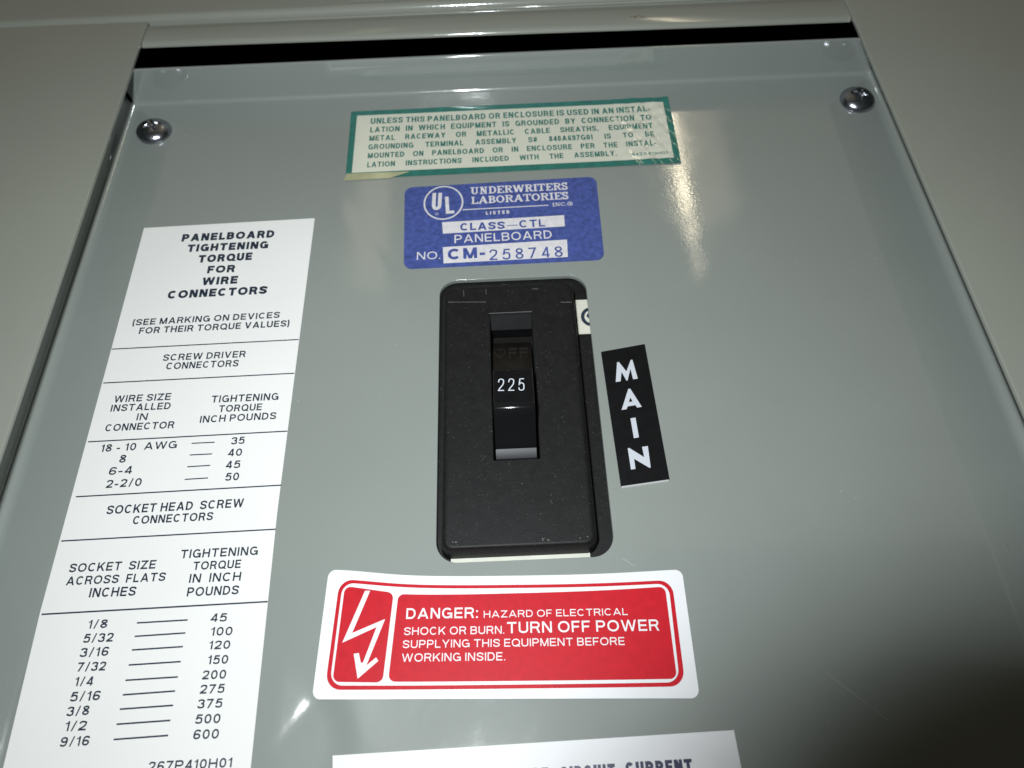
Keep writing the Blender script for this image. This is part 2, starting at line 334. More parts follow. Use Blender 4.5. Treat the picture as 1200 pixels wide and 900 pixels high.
def bar(row, z, m, parent, name='printed_rule', zf=None, n=1):
    xa, ya, xb, yb, w = row; L = math.hypot(xb-xa, yb-ya); nx, ny = -(yb-ya)/L*w/2, (xb-xa)/L*w/2; V = []; F = []
    for i in range(n+1):
        x, y = xa+(xb-xa)*i/n, ya+(yb-ya)*i/n
        for s in (-1, 1): V.append((x+s*nx, y+s*ny, z+(zf(x, y) if zf else 0)))
    for i in range(n): F.append((2*i, 2*i+2, 2*i+3, 2*i+1))
    return mesh(name, V, F, m, parent)
def flat(P, z, m, parent, name):
    P = [(p[0], p[1]) for p in P]; ar = sum(P[i][0]*P[(i+1) % len(P)][1]-P[(i+1) % len(P)][0]*P[i][1] for i in range(len(P)))
    if ar < 0: P = P[::-1]
    return mesh(name, [(x, y, z) for x, y in P], [tuple(range(len(P)))], m, parent)
def sheet(P, z0, z1, m, parent, name):             # a sticker with real thickness
    P = [(p[0], p[1]) for p in P]; ar = sum(P[i][0]*P[(i+1) % len(P)][1]-P[(i+1) % len(P)][0]*P[i][1] for i in range(len(P)))
    if ar < 0: P = P[::-1]
    v, f = loft([[(x, y, z0) for x, y in P], [(x, y, z1) for x, y in P]]); return mesh(name, v, f, m, parent)

# ------------------------------------------------------------------ cover plate (dead front) with its dents
def dent(x, y):
    z = 0.
    # sharp crease below the danger label's lower left corner: a cone shaped buckle
    dx, dy = x+65.2, y+103.4; r = math.hypot(dx, dy)
    if .01 < r < 23.5:
        th = math.degrees(math.atan2(dy, dx)); g = 0.
        if 50 <= th < 86: u = (86-th)/36; g = -(.095*u+.042*u**4)*.628
        elif -70 < th < 50: g = -.086*smooth01((th+70)/120)
        z += r*g*(1-smooth01((r-13)/10))
    # added dip below the danger label, shaped to keep the flash's mirror glint hidden
    z += -1.15*smooth01((y+116)/30)*smooth01((-64-y)/20)*smooth01((x+48)/22)*smooth01((48-x)/30)
    # buckle running down from the lower right corner of the green edged label
    dx, dy = x-77.5, y-52.; r = math.hypot(dx, dy)
    if .01 < r < 75:
        th = math.degrees(math.atan2(dy, dx)); a = 97.5; g = 0.
        if 45 < th <= a: g = .0*smooth01((a-th)/7)*smooth01((th-45)/42)
        z += r*g*(1-smooth01((r-38)/30))
    # fold running from under the blue label up to the left end of the green edged label
    dx, dy = x+37., y-43.; r = math.hypot(dx, dy)
    if .01 < r < 70:
        th = math.degrees(math.atan2(dy, dx)) % 360; g = 0.
        if 117 < th < 175: g = .0025*smooth01((th-117)/12)*smooth01((175-th)/45)
        z += r*g*(1-smooth01((r-42)/25))*smooth01((x+69)/7)
    # overall gentle oil canning
    z += .10*math.sin(x/47+1)*math.sin(y/39+.4)
    return z
X0, X1, YB, YT = -151.0, 152.6, -190.0, 140.2
HX0, HX1, HY0, HY1 = -32., 34., -66., 50.
cover = empty('panelboard_cover', 'grey enamelled inner cover plate with upturned edges around the black main switch', 'panel cover', (0, -230, 0))
def build_plate():
    bm = bmesh.new()
    def axis(a, b, marks, st):
        o = []; m = [a]+marks+[b]
        for i in range(len(m)-1):
            n = max(1, round((m[i+1]-m[i])/st)); o += [m[i]+(m[i+1]-m[i])*j/n for j in range(n)]
        return o+[b]
    xs = axis(X0, X1, [HX0, HX1], 1.25); ys = axis(YB, YT, [HY0, HY1], 1.25)
    def edge(x, y):      # dents die away at the rim and at the opening
        d = min(x-X0, X1-x, YT-y); h = max(HX0-x, x-HX1, HY0-y, y-HY1)
        return smooth01(d/5)*smooth01(h/8)
    vs = {}
    for j, y in enumerate(ys):
        for i, x in enumerate(xs):
            if HX0 < x < HX1 and HY0 < y < HY1: continue
            vs[i, j] = bm.verts.new((x*MM, y*MM, dent(x, y)*edge(x, y)*MM))
    for j in range(len(ys)-1):
        for i in range(len(xs)-1):
            if HX0 <= xs[i] and xs[i+1] <= HX1 and HY0 <= ys[j] and ys[j+1] <= HY1: continue
            bm.faces.new((vs[i, j], vs[i+1, j], vs[i+1, j+1], vs[i, j+1]))
    inner = [e for e in bm.edges if len(e.link_faces) == 1 and all(HX0-.1 < v.co.x/MM < HX1+.1 and HY0-.1 < v.co.y/MM < HY1+.1 for v in e.verts)]
    hole = rrect(-24.1, -57.6, 27.6, 43.0, 6.5, 10)
    hv = [bm.verts.new((x*MM, y*MM, 0)) for x, y in hole]; he = [bm.edges.new((hv[i], hv[(i+1) % len(hv)])) for i in range(len(hv))]
    bmesh.ops.triangle_fill(bm, edges=inner+he, use_beauty=True, normal=(0, 0, 1))
    bmesh.ops.recalc_face_normals(bm, faces=bm.faces)
    # rolled rim of the opening going down the sheet's thickness
    prev = hv
    cx, cy = 1.75, -7.3
    def inset(P, d): return rrect(-24.1+d, -57.6+d, 27.6-d, 43.0-d, 6.5-d, 10)
    for d, z in ((.06, 0), (.12, -.05), (.18, -.15), (.22, -.4), (.22, -1.6)):
        cur = [bm.verts.new((x*MM, y*MM, z*MM)) for x, y in inset(hole, d)]
        for i in range(len(cur)):
            j = (i+1) % len(cur); bm.faces.new((prev[i], prev[j], cur[j], cur[i]))
        prev = cur
    bmesh.ops.recalc_face_normals(bm, faces=bm.faces)
    if sum(f.normal.z for f in bm.faces) < 0: bmesh.ops.reverse_faces(bm, faces=bm.faces)
    me = bpy.data.meshes.new('plate'); bm.to_mesh(me); bm.free(); me.materials.append(M['paint'])
    me.polygons.foreach_set('use_smooth', [True]*len(me.polygons)); me.set_sharp_from_angle(angle=math.radians(50))
    return keep(link(bpy.data.objects.new('plate', me)), cover)
build_plate()
def flange(kind):
    R = 1.6 if kind == 'top' else 4.2
    # bend of 4 mm radius then an upright lip 16 mm tall with a thin edge
    prof = [(R*math.sin(math.radians(a)), R-R*math.cos(math.radians(a))) for a in range(0, 91, 9)]+[(R+.02, 9), (R+.05, 16), (R+.35, 16.25), (R+1.2, 16.25), (R+1.5, 16), (R+1.5, 2), (R+1.4, 0)]
    V, F = [], []
    if kind == 'top': A = [(X0-2.6, YT), (X1+4.6, YT)]; n = 60; pt = lambda s, d, z: (A[0][0]+(A[1][0]-A[0][0])*s, YT+d, z)
    elif kind == 'left': n = 60; pt = lambda s, d, z: (X0-d, YB+(YT+1.6-YB)*s, z)
    else: n = 60; pt = lambda s, d, z: (X1+d, YT+1.6+(YB-YT-1.6)*s, z)
    for i in range(n+1):
        s = i/n
        for (d, z) in prof:
            x, y, zz = pt(s, d, z)
            wob = .12*math.sin(s*9+z*.2)*min(1, z/8)
            if kind == 'top': y += wob
            else: x += wob
            V.append((x, y, zz))
    m = len(prof)
    for i in range(n):
        for j in range(m-1): F.append((i*m+j, i*m+j+1, (i+1)*m+j+1, (i+1)*m+j))
    F.append(tuple(range(m))); F.append(tuple(n*m+j for j in reversed(range(m))))
    o = mesh('flange', V, F, 'paint'); autosmooth(o, 50); keep(o, cover); return o
for kd in ('top', 'left', 'right'): flange(kd)
# fine scratches in the paint
SCR = [(-53.5, -89.5, -52, -88), (79, -90.5, 89, -99.5), (88, -98.6, 92, -102.5), (29.3, -58.2, 32.6, -60.8), (-131, 120.6, -127.5, 122.2)]
for i, (xa, ya, xb, yb) in enumerate(SCR[1:]):
    keep(bar((xa, ya, xb, yb, .08), .22, 'scratch2', None, 'scratch'), cover)

# ------------------------------------------------------------------ cabinet trims in front of the cover, and the box behind
def slab(name, x0, y0, x1, y1, z0, z1, bev, m='frame', seg=3):
    bm = bmesh.new(); bmesh.ops.create_cube(bm, size=1)
    for v in bm.verts: v.co = Vector(((x0+x1)/2+v.co.x*(x1-x0), (y0+y1)/2+v.co.y*(y1-y0), (z0+z1)/2+v.co.z*(z1-z0)))*MM
    bmesh.ops.bevel(bm, geom=bm.edges[:], offset=bev*MM, segments=seg, affect='EDGES', profile=.5)
    me = bpy.data.meshes.new(name); bm.to_mesh(me); bm.free(); me.materials.append(M[m]); me.polygons.foreach_set('use_smooth', [True]*len(me.polygons))
    me.set_sharp_from_angle(angle=math.radians(60)); return link(bpy.data.objects.new(name, me))
lt = slab('side_trim', -300, -260, -146.4, 169.6, 16.5, 18.2, .45); tag(lt, 'flat grey steel trim sheet along the left side of the cover', 'trim panel', 'side trims of the cabinet')
rt = slab('side_trim', 145.2, -260, 300, 330, 16.5, 18.2, .45); tag(rt, 'flat grey steel trim sheet along the right side, running up past the top corner screw', 'trim panel', 'side trims of the cabinet')
# slightly leaning edges as in the photograph
lt.rotation_euler.z = math.radians(-.25); rt.rotation_euler.z = math.radians(.15)
ts = empty('top_trim', 'narrow grey strip with a rolled lower edge above the black slot', 'trim strip', (0, 155, 17))
def strip_bar():
    P = [(169.3, 13.5), (169.3, 16.2), (169.0, 16.8), (168.4, 17.1), (159.0, 17.1), (158.0, 16.95), (157.2, 16.5), (156.8, 15.9), (156.8, 15.4), (157.6, 15.2), (159.0, 15.4), (162, 15.6)]
    V, F = [], []; n = 40
    for i in range(n+1):
        s = i/n; x = -148.2+s*(144.9+148.2); dy = -3.0*s
        for j, (y, z) in enumerate(P): V.append((x, y+(dy if 3 < j else 0)+.08*math.sin(s*14), z))
    m = len(P)
    for i in range(n):
        for j in range(m): k = (j+1) % m; F.append((i*m+j, i*m+k, (i+1)*m+k, (i+1)*m+j))
    F.append(tuple(range(m))[::-1]); F.append(tuple(n*m+j for j in range(m)))
    o = mesh('strip', V, F, 'frame'); autosmooth(o, 35); keep(o, ts)
strip_bar()
random.seed(3)
def blob(cx, cy, z, r, m, parent, name):
    P = [(cx+r*random.uniform(.6, 1.2)*1.3*math.cos(a), cy+r*random.uniform(.5, 1.1)*.8*math.sin(a), z) for a in [i*math.pi/4 for i in range(8)]]
    return keep(mesh(name, P, [tuple(range(8))], m), parent)
for cx, cy, r in ((55.5, 161.2, .5), (57.2, 160.8, .7), (58.6, 161.6, .45), (60.1, 160.9, .5), (52.6, 160.3, .35)): blob(cx, cy, 17.14, r, 'rust', ts, 'rust_spot')
tp = empty('upper_panel', 'olive grey steel panel above the groove at the top of the picture', 'cabinet panel', (0, 171, 18))
def upper():
    P = [(330, 18.0), (176.8, 18.0), (174.6, 18.3), (173.4, 18.2), (172.4, 17.5), (171.8, 16.2), (171.6, 9)]
    V, F = [], []; n = 60
    for i in range(n+1):
        s = i/n; x = -300+s*(444.5+0)
        for y, z in P: V.append((x, y+.10*math.sin(s*23)+(0 if y > 300 else 1.6*s), z))
    m = len(P)
    for i in range(n):
        for j in range(m-1): F.append((i*m+j, i*m+j+1, (i+1)*m+j+1, (i+1)*m+j))
    o = mesh('panel', V, F, 'frame'); autosmooth(o, 50); keep(o, tp)
    g = slab('groove_backing', -300, 166, 144.5, 178, 12, 13.2, .2, 'frame'); keep(g, tp)
    # thin folded hem that starts a third of the way along the groove
    h = slab('hem', -106, 170.1, 144.3, 171.3, 14.2, 16.4, .5, 'frame'); keep(h, tp)
    h = slab('hem', -12, 168.9+1.2, 144.3, 170.0+1.2, 16.3, 17.6, .5, 'frame'); keep(h, tp)
upper()
pt = empty('paper_label', 'strip of pale worn label with three dark marks at the top edge', 'label', (-45, 176, 18.4))
keep(sheet([(-62, 176.6), (-20, 177.6), (-20, 188), (-62, 187)], 18.32, 18.45, 'film' if False else 'stk2' if False else 'frame', None, 'paper'), pt)
for cx, w in ((-54.0, 1.6), (-50.4, 1.8), (-46.6, 2.2)): blob(cx, 179.0, 18.5, w*.5, 'ink', pt, 'ink_mark')
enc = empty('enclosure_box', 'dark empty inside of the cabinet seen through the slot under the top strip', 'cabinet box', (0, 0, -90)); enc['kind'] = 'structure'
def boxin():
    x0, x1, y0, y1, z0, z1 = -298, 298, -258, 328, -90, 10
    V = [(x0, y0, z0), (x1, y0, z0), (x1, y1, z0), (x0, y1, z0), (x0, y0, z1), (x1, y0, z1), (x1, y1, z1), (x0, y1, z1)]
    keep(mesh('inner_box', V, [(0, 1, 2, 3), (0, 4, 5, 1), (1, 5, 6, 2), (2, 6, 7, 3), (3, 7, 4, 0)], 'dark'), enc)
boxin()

# ------------------------------------------------------------------ main circuit breaker
br = empty('circuit_breaker', 'black moulded main circuit breaker with toggle marked 225 in the cover opening', 'circuit breaker', (0, -7, -40))
def K(o): return keep(o, br)
v, f = loft([[(x, y, -40) for x, y in rrect(-29, -70, 35, 62, 3)], [(x, y, -3.3) for x, y in rrect(-29, -70, 35, 62, 3)], [(x, y, -2.7) for x, y in rrect(-28.4, -69.4, 34.4, 61.4, 2.6)]])
o = mesh('case', v, f, 'black'); autosmooth(o, 30); K(o)
FZ = 6.0
SX0, SX1, SY0, SY1 = -6.7, 7.7, -29.2, 23.8
def face_block():
    loops = []
    B = (-22.6, -55.9, 22.9, 35.9)
    for d, z, r in ((0, -2.7, 3.2), (.3, 1.0, 3.2), (.6, 4.0, 3.0), (.85, 5.0, 2.9), (1.3, 5.65, 2.7), (1.9, 5.93, 2.4), (2.6, FZ, 2.0), (2.8, FZ, 1.9)):
        e = (2.0 if d > .7 else 1.0)
        loops.append([(x, y, z) for x, y in rrect(B[0]+d, B[1]+d*.6, B[2]-d, B[3]-d*.6, r, 8)])
    v, f = loft(loops, cap1=False); bm = bmesh.new(); bv = [bm.verts.new(Vector(p)*MM) for p in v]
    for q in f: bm.faces.new([bv[i] for i in q])
    outer = bv[-len(loops[0]):]; oe = [bm.edges.get((outer[i], outer[(i+1) % len(outer)])) for i in range(len(outer))]
    sl = rrect(SX0, SY0, SX1, SY1, .5, 3); sv = [bm.verts.new((x*MM, y*MM, FZ*MM)) for x, y in sl]; se = [bm.edges.new((sv[i], sv[(i+1) % len(sv)])) for i in range(len(sv))]
    bmesh.ops.triangle_fill(bm, edges=oe+se, use_beauty=True, normal=(0, 0, 1))
    prev = sv
    for d, z in ((-.0, FZ),) if False else ((.08, FZ), (.35, FZ-.35), (.25, FZ-.3), (.3, -2.)):
        cur = [bm.verts.new((x*MM, y*MM, z*MM)) for x, y in rrect(SX0+d, SY0+d, SX1-d, SY1-d, .4, 3)]
        for i in range(len(cur)): j = (i+1) % len(cur); bm.faces.new((prev[i], prev[j], cur[j], cur[i]))
        prev = cur
    bmesh.ops.recalc_face_normals(bm, faces=bm.faces)
    me = bpy.data.meshes.new('front_block'); bm.to_mesh(me); bm.free(); me.materials.append(M['black'])
    me.polygons.foreach_set('use_smooth', [True]*len(me.polygons)); me.set_sharp_from_angle(angle=math.radians(32))
    return K(link(bpy.data.objects.new('front_block', me)))
face_block()
def prism(prof, x0, x1, m, name, ang=30, bev=0):
    n = len(prof); V = [(x0, y, z) for y, z in prof]+[(x1, y, z) for y, z in prof]
    F = [tuple(range(n)), tuple(reversed(range(n, 2*n)))]+[(i, i+n, (i+1) % n+n, (i+1) % n) for i in range(n)]
    bm = bmesh.new(); bv = [bm.verts.new(Vector(p)*MM) for p in V]
    for q in F: bm.faces.new([bv[i] for i in q])
    bmesh.ops.recalc_face_normals(bm, faces=bm.faces)
    if bev:
        ed = [e for e in bm.edges if (abs(e.verts[0].co.x-e.verts[1].co.x) < 1e-7) or (e.calc_face_angle(0) > .6)]
        bmesh.ops.bevel(bm, geom=ed, offset=bev*MM, segments=2, affect='EDGES', profile=.5, clamp_overlap=True)
    me = bpy.data.meshes.new(name); bm.to_mesh(me); bm.free(); me.materials.append(M[m]); me.polygons.foreach_set('use_smooth', [True]*len(me.polygons)); me.set_sharp_from_angle(angle=math.radians(ang))
    return K(link(bpy.data.objects.new(name, me)))
# sloping upper end of the slot, curved shutter carrying OFF, toggle, lower shutter
prism([(23.5, 5.4), (19.6, 2.2), (19.3, -2), (23.6, -2)], SX0+.35, SX1-.35, 'plastic', 'slot_ramp', 20)
R0 = 34.; cyc, czc = -2.0, -30.2
drum = [(cyc+R0*math.sin(math.radians(a)), czc+R0*math.cos(math.radians(a))) for a in [x*2.0 for x in range(-25, 19)]]
drum = [(y, z) for y, z in drum if -28.7 < y < 19.2]
shutter = prism(drum+[(19.0, -2), (-28.6, -2)], SX0+.8, SX1-.8, 'brown', 'shutter', 15)
mk = text_part([["OFF", -5.58, 9.13, 5.82, 9.09, 4.75, 0.15, "fit", "sans"]][0], 0, 'emboss', None, name='embossed_marking'); sm = mk.modifiers.new('relief', 'SOLIDIFY'); sm.thickness = .0003; sm.offset = -1
for vv in mk.data.vertices:
    a = math.asin(max(-1, min(1, (vv.co.y/MM-cyc)/R0))); vv.co.z = (czc+(R0+.3)*math.cos(a))*MM
keep(mk, br)
tg = [(-1.9, 2.5), (-2.6, 14.0), (-3.0, 14.6), (-16.4, 16.3), (-17.0, 16.0), (-18.4, 14.6), (-20.2, 12.6), (-22.2, 10.6), (-24.0, 9.0), (-25.2, 8.0), (-25.8, 7.4), (-26.0, 3.0), (-25.6, 1.5)]
tog = prism(tg, -5.75, 6.55, 'gloss', 'toggle', 35, .35)
pad = mesh('toggle_face', [(-5.3, -3.3, 14.72), (6.1, -3.3, 14.72), (6.1, -14.9, 16.2), (-5.3, -14.9, 16.2)], [(0, 3, 2, 1)], 'plastic', None); keep(pad, br)
for ex in (-5.55, 6.35):
    keep(mesh('wear_and_glint_edge', [(ex-.07, -3.2, 14.78), (ex+.07, -3.2, 14.78), (ex+.07, -16.0, 16.42), (ex-.07, -16.0, 16.42)], [(0, 3, 2, 1)], 'emboss'), br)
keep(bar((SX0, SY1+.1, SX1, SY1+.15, .22), FZ+.02, 'scratch', None, 'wear_and_glint_edge'), br)  # pale bar: the highlight on the slot's upper edge, put in as colour
nb = text_part([["225", -4.28, -10.85, 3.64, -11.1, 4.5, 0.075, "fit", "sans"]][0], 0, 'numb', None, name='rating_number', gap=.42)
for vv in nb.data.vertices: vv.co.z = (14.62+(-3.0-vv.co.y/MM)*.127+.22)*MM
keep(nb, br)
# bright lower lip: steep curved foot of the toggle catching the flash
foot = [(-25.9, 7.1), (-28.6, 6.15), (-28.85, 5.9), (-28.9, 3.0), (-25.9, 3.0)]
prism(foot, -5.65, 6.45, 'satin', 'toggle_foot', 50)
# stickers on the shoulder seen in the gap
sk = sheet([(23.4, 33.9), (34, 33.9), (34, 19.7), (23.4, 19.7)], -2.69, -2.6, 'stk', None, 'approval_sticker'); keep(sk, br)
def ringmesh(cx, cy, z, ro, ri, m, name, n=36, parent=None, ry=1.0):
    V = []; F = []
    for i in range(n):
        a = 2*math.pi*i/n; V += [(cx+ro*math.cos(a), cy+ro*ry*math.sin(a), z), (cx+ri*math.cos(a), cy+(ro*ry-(ro-ri))*math.sin(a), z)]
    for i in range(n): j = (i+1) % n; F.append((2*i, 2*j, 2*j+1, 2*i+1))
    return mesh(name, V, F, m, parent)
keep(ringmesh(28.9, 26.6, -2.57, 4.1, 2.85, 'ink', 'printed_ring'), br)
keep(flat([(26.7, 27.0), (27.4, 28.3), (28.6, 28.7), (27.9, 27.0), (28.5, 25.2), (27.3, 26.0)], -2.57, 'ink', None, 'printed_mark'), br)
keep(sheet([(-19.8, -55.0), (20.4, -55.0), (20.4, -62), (-19.8, -62)], -2.69, -1.7, 'stk', None, 'lower_sticker'), br)
for xa, ya, xb, yb, w in ((-20.4, 29.2, -7.6, 28.6, .16), (-15.2, 33.9, -15.0, 31.2, .12), (-7.5, 33.9, -7.4, 31.8, .12), (17.5, 27.2, 21.2, 27.0, .2), (8.2, 33.2, 10.2, 33.1, .18), (-8.5, -27.0, -10.0, -28.9, .04), (9.5, -42, 10.2, -43.2, .07)):
    keep(bar((xa, ya, xb, yb, w), FZ+.03, 'scratch', None, 'scratch'), br)
# worn pale chips along the lower edge of the block
random.seed(11)
for i in range(16):
    x = random.choice((-18, -17, 7, 8, 9, 16, 17.5, 18.5))+random.uniform(-1.2, 1.2); y = -53.6+random.uniform(-.5, .5)
    blob(x, y, FZ+.04 if y > -54 else FZ-.02, random.uniform(.1, .24), 'scratch', br, 'chip')

# ------------------------------------------------------------------ corner screws
def screw(name, cx, cy, rot, label, tilt):
    root = empty(name, label, 'screw', (cx, cy, 0), 'cover screws')
    r, hgt = 7.0, 4.3; NA, NR = 64, 20; V, F = [], []
    def cross(x, y):
        x, y = x*math.cos(rot)+y*math.sin(rot), -x*math.sin(rot)+y*math.cos(rot)
        d = 0
        for a, b in ((x, y), (y, x)):
            if abs(a) < 3.3 and abs(b) < .75: d = max(d, 1.9*(1-abs(a)/4.2)*smooth01((.75-abs(b))/.25))
        if math.hypot(x, y) < 1.3: d = max(d, 2.0)
        return d
    for j in range(NR+1):
        q = j/NR; rr = r*q
        z = .9+(hgt-.9)*(1-q**2.3)**.62 if q < 1 else .9
        for i in range(NA):
            a = 2*math.pi*i/NA; x, y = rr*math.cos(a), rr*math.sin(a); V.append((x, y, z-cross(x, y)))
    for z, rr in ((.5, r+.02), (.1, r-.15)):
        for i in range(NA): a = 2*math.pi*i/NA; V.append((rr*math.cos(a), rr*math.sin(a), z))
    for j in range(NR+2):
        for i in range(NA):
            k = (i+1) % NA; F.append((j*NA+i, (j+1)*NA+i, (j+1)*NA+k, j*NA+k))
    o = mesh('screw_head', V, F, 'zinc', root, smooth=True)
    o.rotation_euler = tilt
    w = []; wf = []
    v, f = loft([[(6.7*math.cos(a), 6.7*math.sin(a), 0.02) for a in [2*math.pi*i/40 for i in range(40)]], [(6.7*math.cos(a), 6.7*math.sin(a), .35) for a in [2*math.pi*i/40 for i in range(40)]], [(6.4*math.cos(a), 6.4*math.sin(a), .5) for a in [2*math.pi*i/40 for i in range(40)]]])
    mesh('washer', v, f, 'zinc', root)
screw('cover_screw', -141.6, 124.4, .5, 'shiny cross head screw at the upper left corner of the cover', (-.06, .10, 0))
screw('cover_screw', 146.0, 125.0, -.35, 'shiny cross head screw at the upper right corner of the cover', (.03, .02, 0))

# ------------------------------------------------------------------ torque label
Z = .16
tl = empty('torque_label', 'long white label with black torque tables down the left of the cover', 'label', (-100, -20, 0))
keep(sheet([[-135.1, 73.24], [-71.25, 74.45], [-71.37, -40.25], [-69.9, -107.06], [-69.77, -111.73], [-133.2, -109.36], [-133.05, -104.67], [-134.5, -66.64]], .02, Z, 'white', None, 'paper'), tl)
for row in [["PANELBOARD", -119.76, 65.79, -85.57, 65.92, 3.54, 0.27, "fit", "sans"], ["TIGHTENING", -116.82, 60.73, -87.13, 60.86, 3.47, 0.27, "fit", "sans"], ["TORQUE", -111.83, 55.5, -92.37, 55.78, 3.49, 0.27, "fit", "sans"], ["FOR", -107.7, 50.49, -97.78, 50.57, 3.34, 0.27, "fit", "sans"], ["WIRE", -108.69, 45.24, -96.08, 45.4, 3.43, 0.27, "fit", "sans"], ["CONNECTORS", -119.92, 39.97, -84.98, 40.34, 3.44, 0.27, "fit", "sans"], ["(SEE MARKING ON DEVICES", -129.87, 29.21, -79.15, 29.84, 2.58, 0.192, "fit", "sans"], ["FOR THEIR TORQUE VALUES)", -126.86, 25.63, -75.37, 26.13, 2.61, 0.192, "fit", "sans"], ["SCREW DRIVER", -116.39, 14.39, -88.73, 14.51, 2.56, 0.182, "fit", "sans"], ["CONNECTORS", -114.67, 11.02, -90.63, 11.03, 2.59, 0.182, "fit", "sans"], ["WIRE SIZE", -129.29, -0.65, -110.88, -0.53, 2.54, 0.182, "fit", "sans"], ["INSTALLED", -129.6, -3.92, -110.35, -3.91, 2.5, 0.182, "fit", "sans"], ["IN", -120.48, -7.46, -117.04, -7.49, 2.47, 0.182, "fit", "sans"], ["CONNECTOR", -129.71, -10.93, -107.83, -10.8, 2.5, 0.182, "fit", "sans"], ["TIGHTENING", -97.39, -2.26, -75.68, -2.24, 2.59, 0.182, "fit", "sans"], ["TORQUE", -94.42, -5.81, -80.6, -5.74, 2.48, 0.182, "fit", "sans"], ["INCH POUNDS", -99.86, -9.36, -75.61, -9.15, 2.51, 0.182, "fit", "sans"], ["18 - 10  AWG", -129.4, -18.01, -105.62, -17.8, 2.55, 0.18, "fit", "sans"], ["8", -122.72, -21.92, -120.71, -21.95, 2.63, 0.18, "fit", "sans"], ["6-4", -124.99, -25.91, -117.92, -25.75, 2.59, 0.18, "fit", "sans"], ["2-2/0", -124.84, -30.12, -114.13, -29.89, 2.6, 0.18, "fit", "sans"], ["35", -88.61, -17.4, -84.52, -17.28, 2.49, 0.18, "fit", "sans"], ["40", -89.03, -21.38, -84.73, -21.33, 2.51, 0.18, "fit", "sans"], ["45", -89.08, -25.43, -84.71, -25.39, 2.53, 0.18, "fit", "sans"], ["50", -88.62, -29.44, -84.46, -29.39, 2.55, 0.18, "fit", "sans"], ["SOCKET HEAD  SCREW", -122.67, -38.51, -81.79, -38.07, 2.72, 0.182, "fit", "sans"], ["CONNECTORS", -114.09, -41.97, -90.38, -41.7, 2.54, 0.182, "fit", "sans"], ["TIGHTENING", -97.88, -52.83, -75.52, -52.74, 2.55, 0.182, "fit", "sans"], ["SOCKET  SIZE", -129.41, -55.48, -104.58, -55.43, 2.52, 0.182, "fit", "sans"], ["TORQUE", -93.63, -56.36, -79.93, -56.3, 2.44, 0.182, "fit", "sans"], ["ACROSS  FLATS", -129.29, -59.16, -101.05, -59.08, 2.47, 0.182, "fit", "sans"], ["IN  INCH", -94.08, -59.95, -79.4, -59.94, 2.53, 0.182, "fit", "sans"], ["INCHES", -121.82, -62.83, -108.71, -62.88, 2.62, 0.182, "fit", "sans"], ["POUNDS", -94.03, -63.75, -79.48, -63.74, 2.55, 0.182, "fit", "sans"], ["1/8", -120.03, -71.37, -114.69, -71.35, 2.33, 0.185, "fit", "sans"], ["5/32", -120.35, -75.07, -112.25, -75.04, 2.35, 0.185, "fit", "sans"], ["3/16", -120.34, -78.76, -112.64, -78.67, 2.36, 0.185, "fit", "sans"], ["7/32", -120.14, -82.4, -112.55, -82.42, 2.32, 0.185, "fit", "sans"], ["1/4", -119.87, -86.03, -115.01, -86.06, 2.28, 0.185, "fit", "sans"], ["5/16", -120.09, -89.8, -112.24, -89.72, 2.35, 0.185, "fit", "sans"], ["3/8", -120.05, -93.34, -114.26, -93.19, 2.31, 0.185, "fit", "sans"], ["1/2", -119.66, -96.83, -114.11, -96.83, 2.32, 0.185, "fit", "sans"], ["9/16", -119.86, -100.44, -112.46, -100.36, 2.27, 0.185, "fit", "sans"], ["45", -86.13, -70.96, -81.71, -71.02, 2.27, 0.185, "fit", "sans"], ["100", -85.51, -74.65, -79.57, -74.72, 2.29, 0.185, "fit", "sans"], ["120", -85.41, -78.2, -79.65, -78.26, 2.25, 0.185, "fit", "sans"], ["150", -85.08, -81.98, -79.62, -82.03, 2.27, 0.185, "fit", "sans"], ["200", -85.89, -85.76, -79.58, -85.78, 2.28, 0.185, "fit", "sans"], ["275", -85.89, -89.27, -79.46, -89.25, 2.24, 0.185, "fit", "sans"], ["375", -85.92, -92.83, -79.49, -92.81, 2.26, 0.185, "fit", "sans"], ["500", -85.88, -96.44, -79.38, -96.48, 2.27, 0.185, "fit", "sans"], ["600", -85.76, -100.03, -79.21, -100.08, 2.28, 0.185, "fit", "sans"], ["267P410H01", -95.9, -106.88, -74.8, -106.72, 2.2, 0.185, "fit", "sans"]]: keep(text_part(row, Z+.03, 'ink', None), tl)
for row in [[-134.72, 19.96, -71.44, 20.61, 0.42], [-134.39, 6.86, -71.49, 7.46, 0.42], [-134.15, -14.31, -71.39, -13.56, 0.42], [-133.23, -32.51, -71.17, -31.61, 0.42], [-134.03, -46.1, -71.17, -45.31, 0.42], [-133.9, -66.93, -70.85, -66.1, 0.45]]: keep(bar(row, Z+.03, 'ink', None, 'printed_rule'), tl)
for row in [[-101.13, -16.37, -93.88, -16.33, 0.38], [-100.99, -20.33, -94.04, -20.28, 0.38], [-101.02, -24.27, -93.97, -24.11, 0.38], [-101.06, -28.39, -93.96, -28.24, 0.38], [-106.54, -70.36, -92.51, -70.15, 0.42], [-106.39, -73.92, -92.51, -73.59, 0.42], [-106.36, -77.46, -92.53, -77.15, 0.42], [-106.37, -81.29, -92.43, -80.99, 0.42], [-106.37, -85.11, -92.44, -84.82, 0.42], [-106.29, -88.69, -92.51, -88.29, 0.42], [-106.28, -92.14, -92.38, -91.76, 0.42], [-106.3, -95.7, -92.41, -95.33, 0.42], [-106.24, -99.25, -92.31, -98.84, 0.42]]: keep(bar(row, Z+.03, 'ink', None, 'printed_dash'), tl)

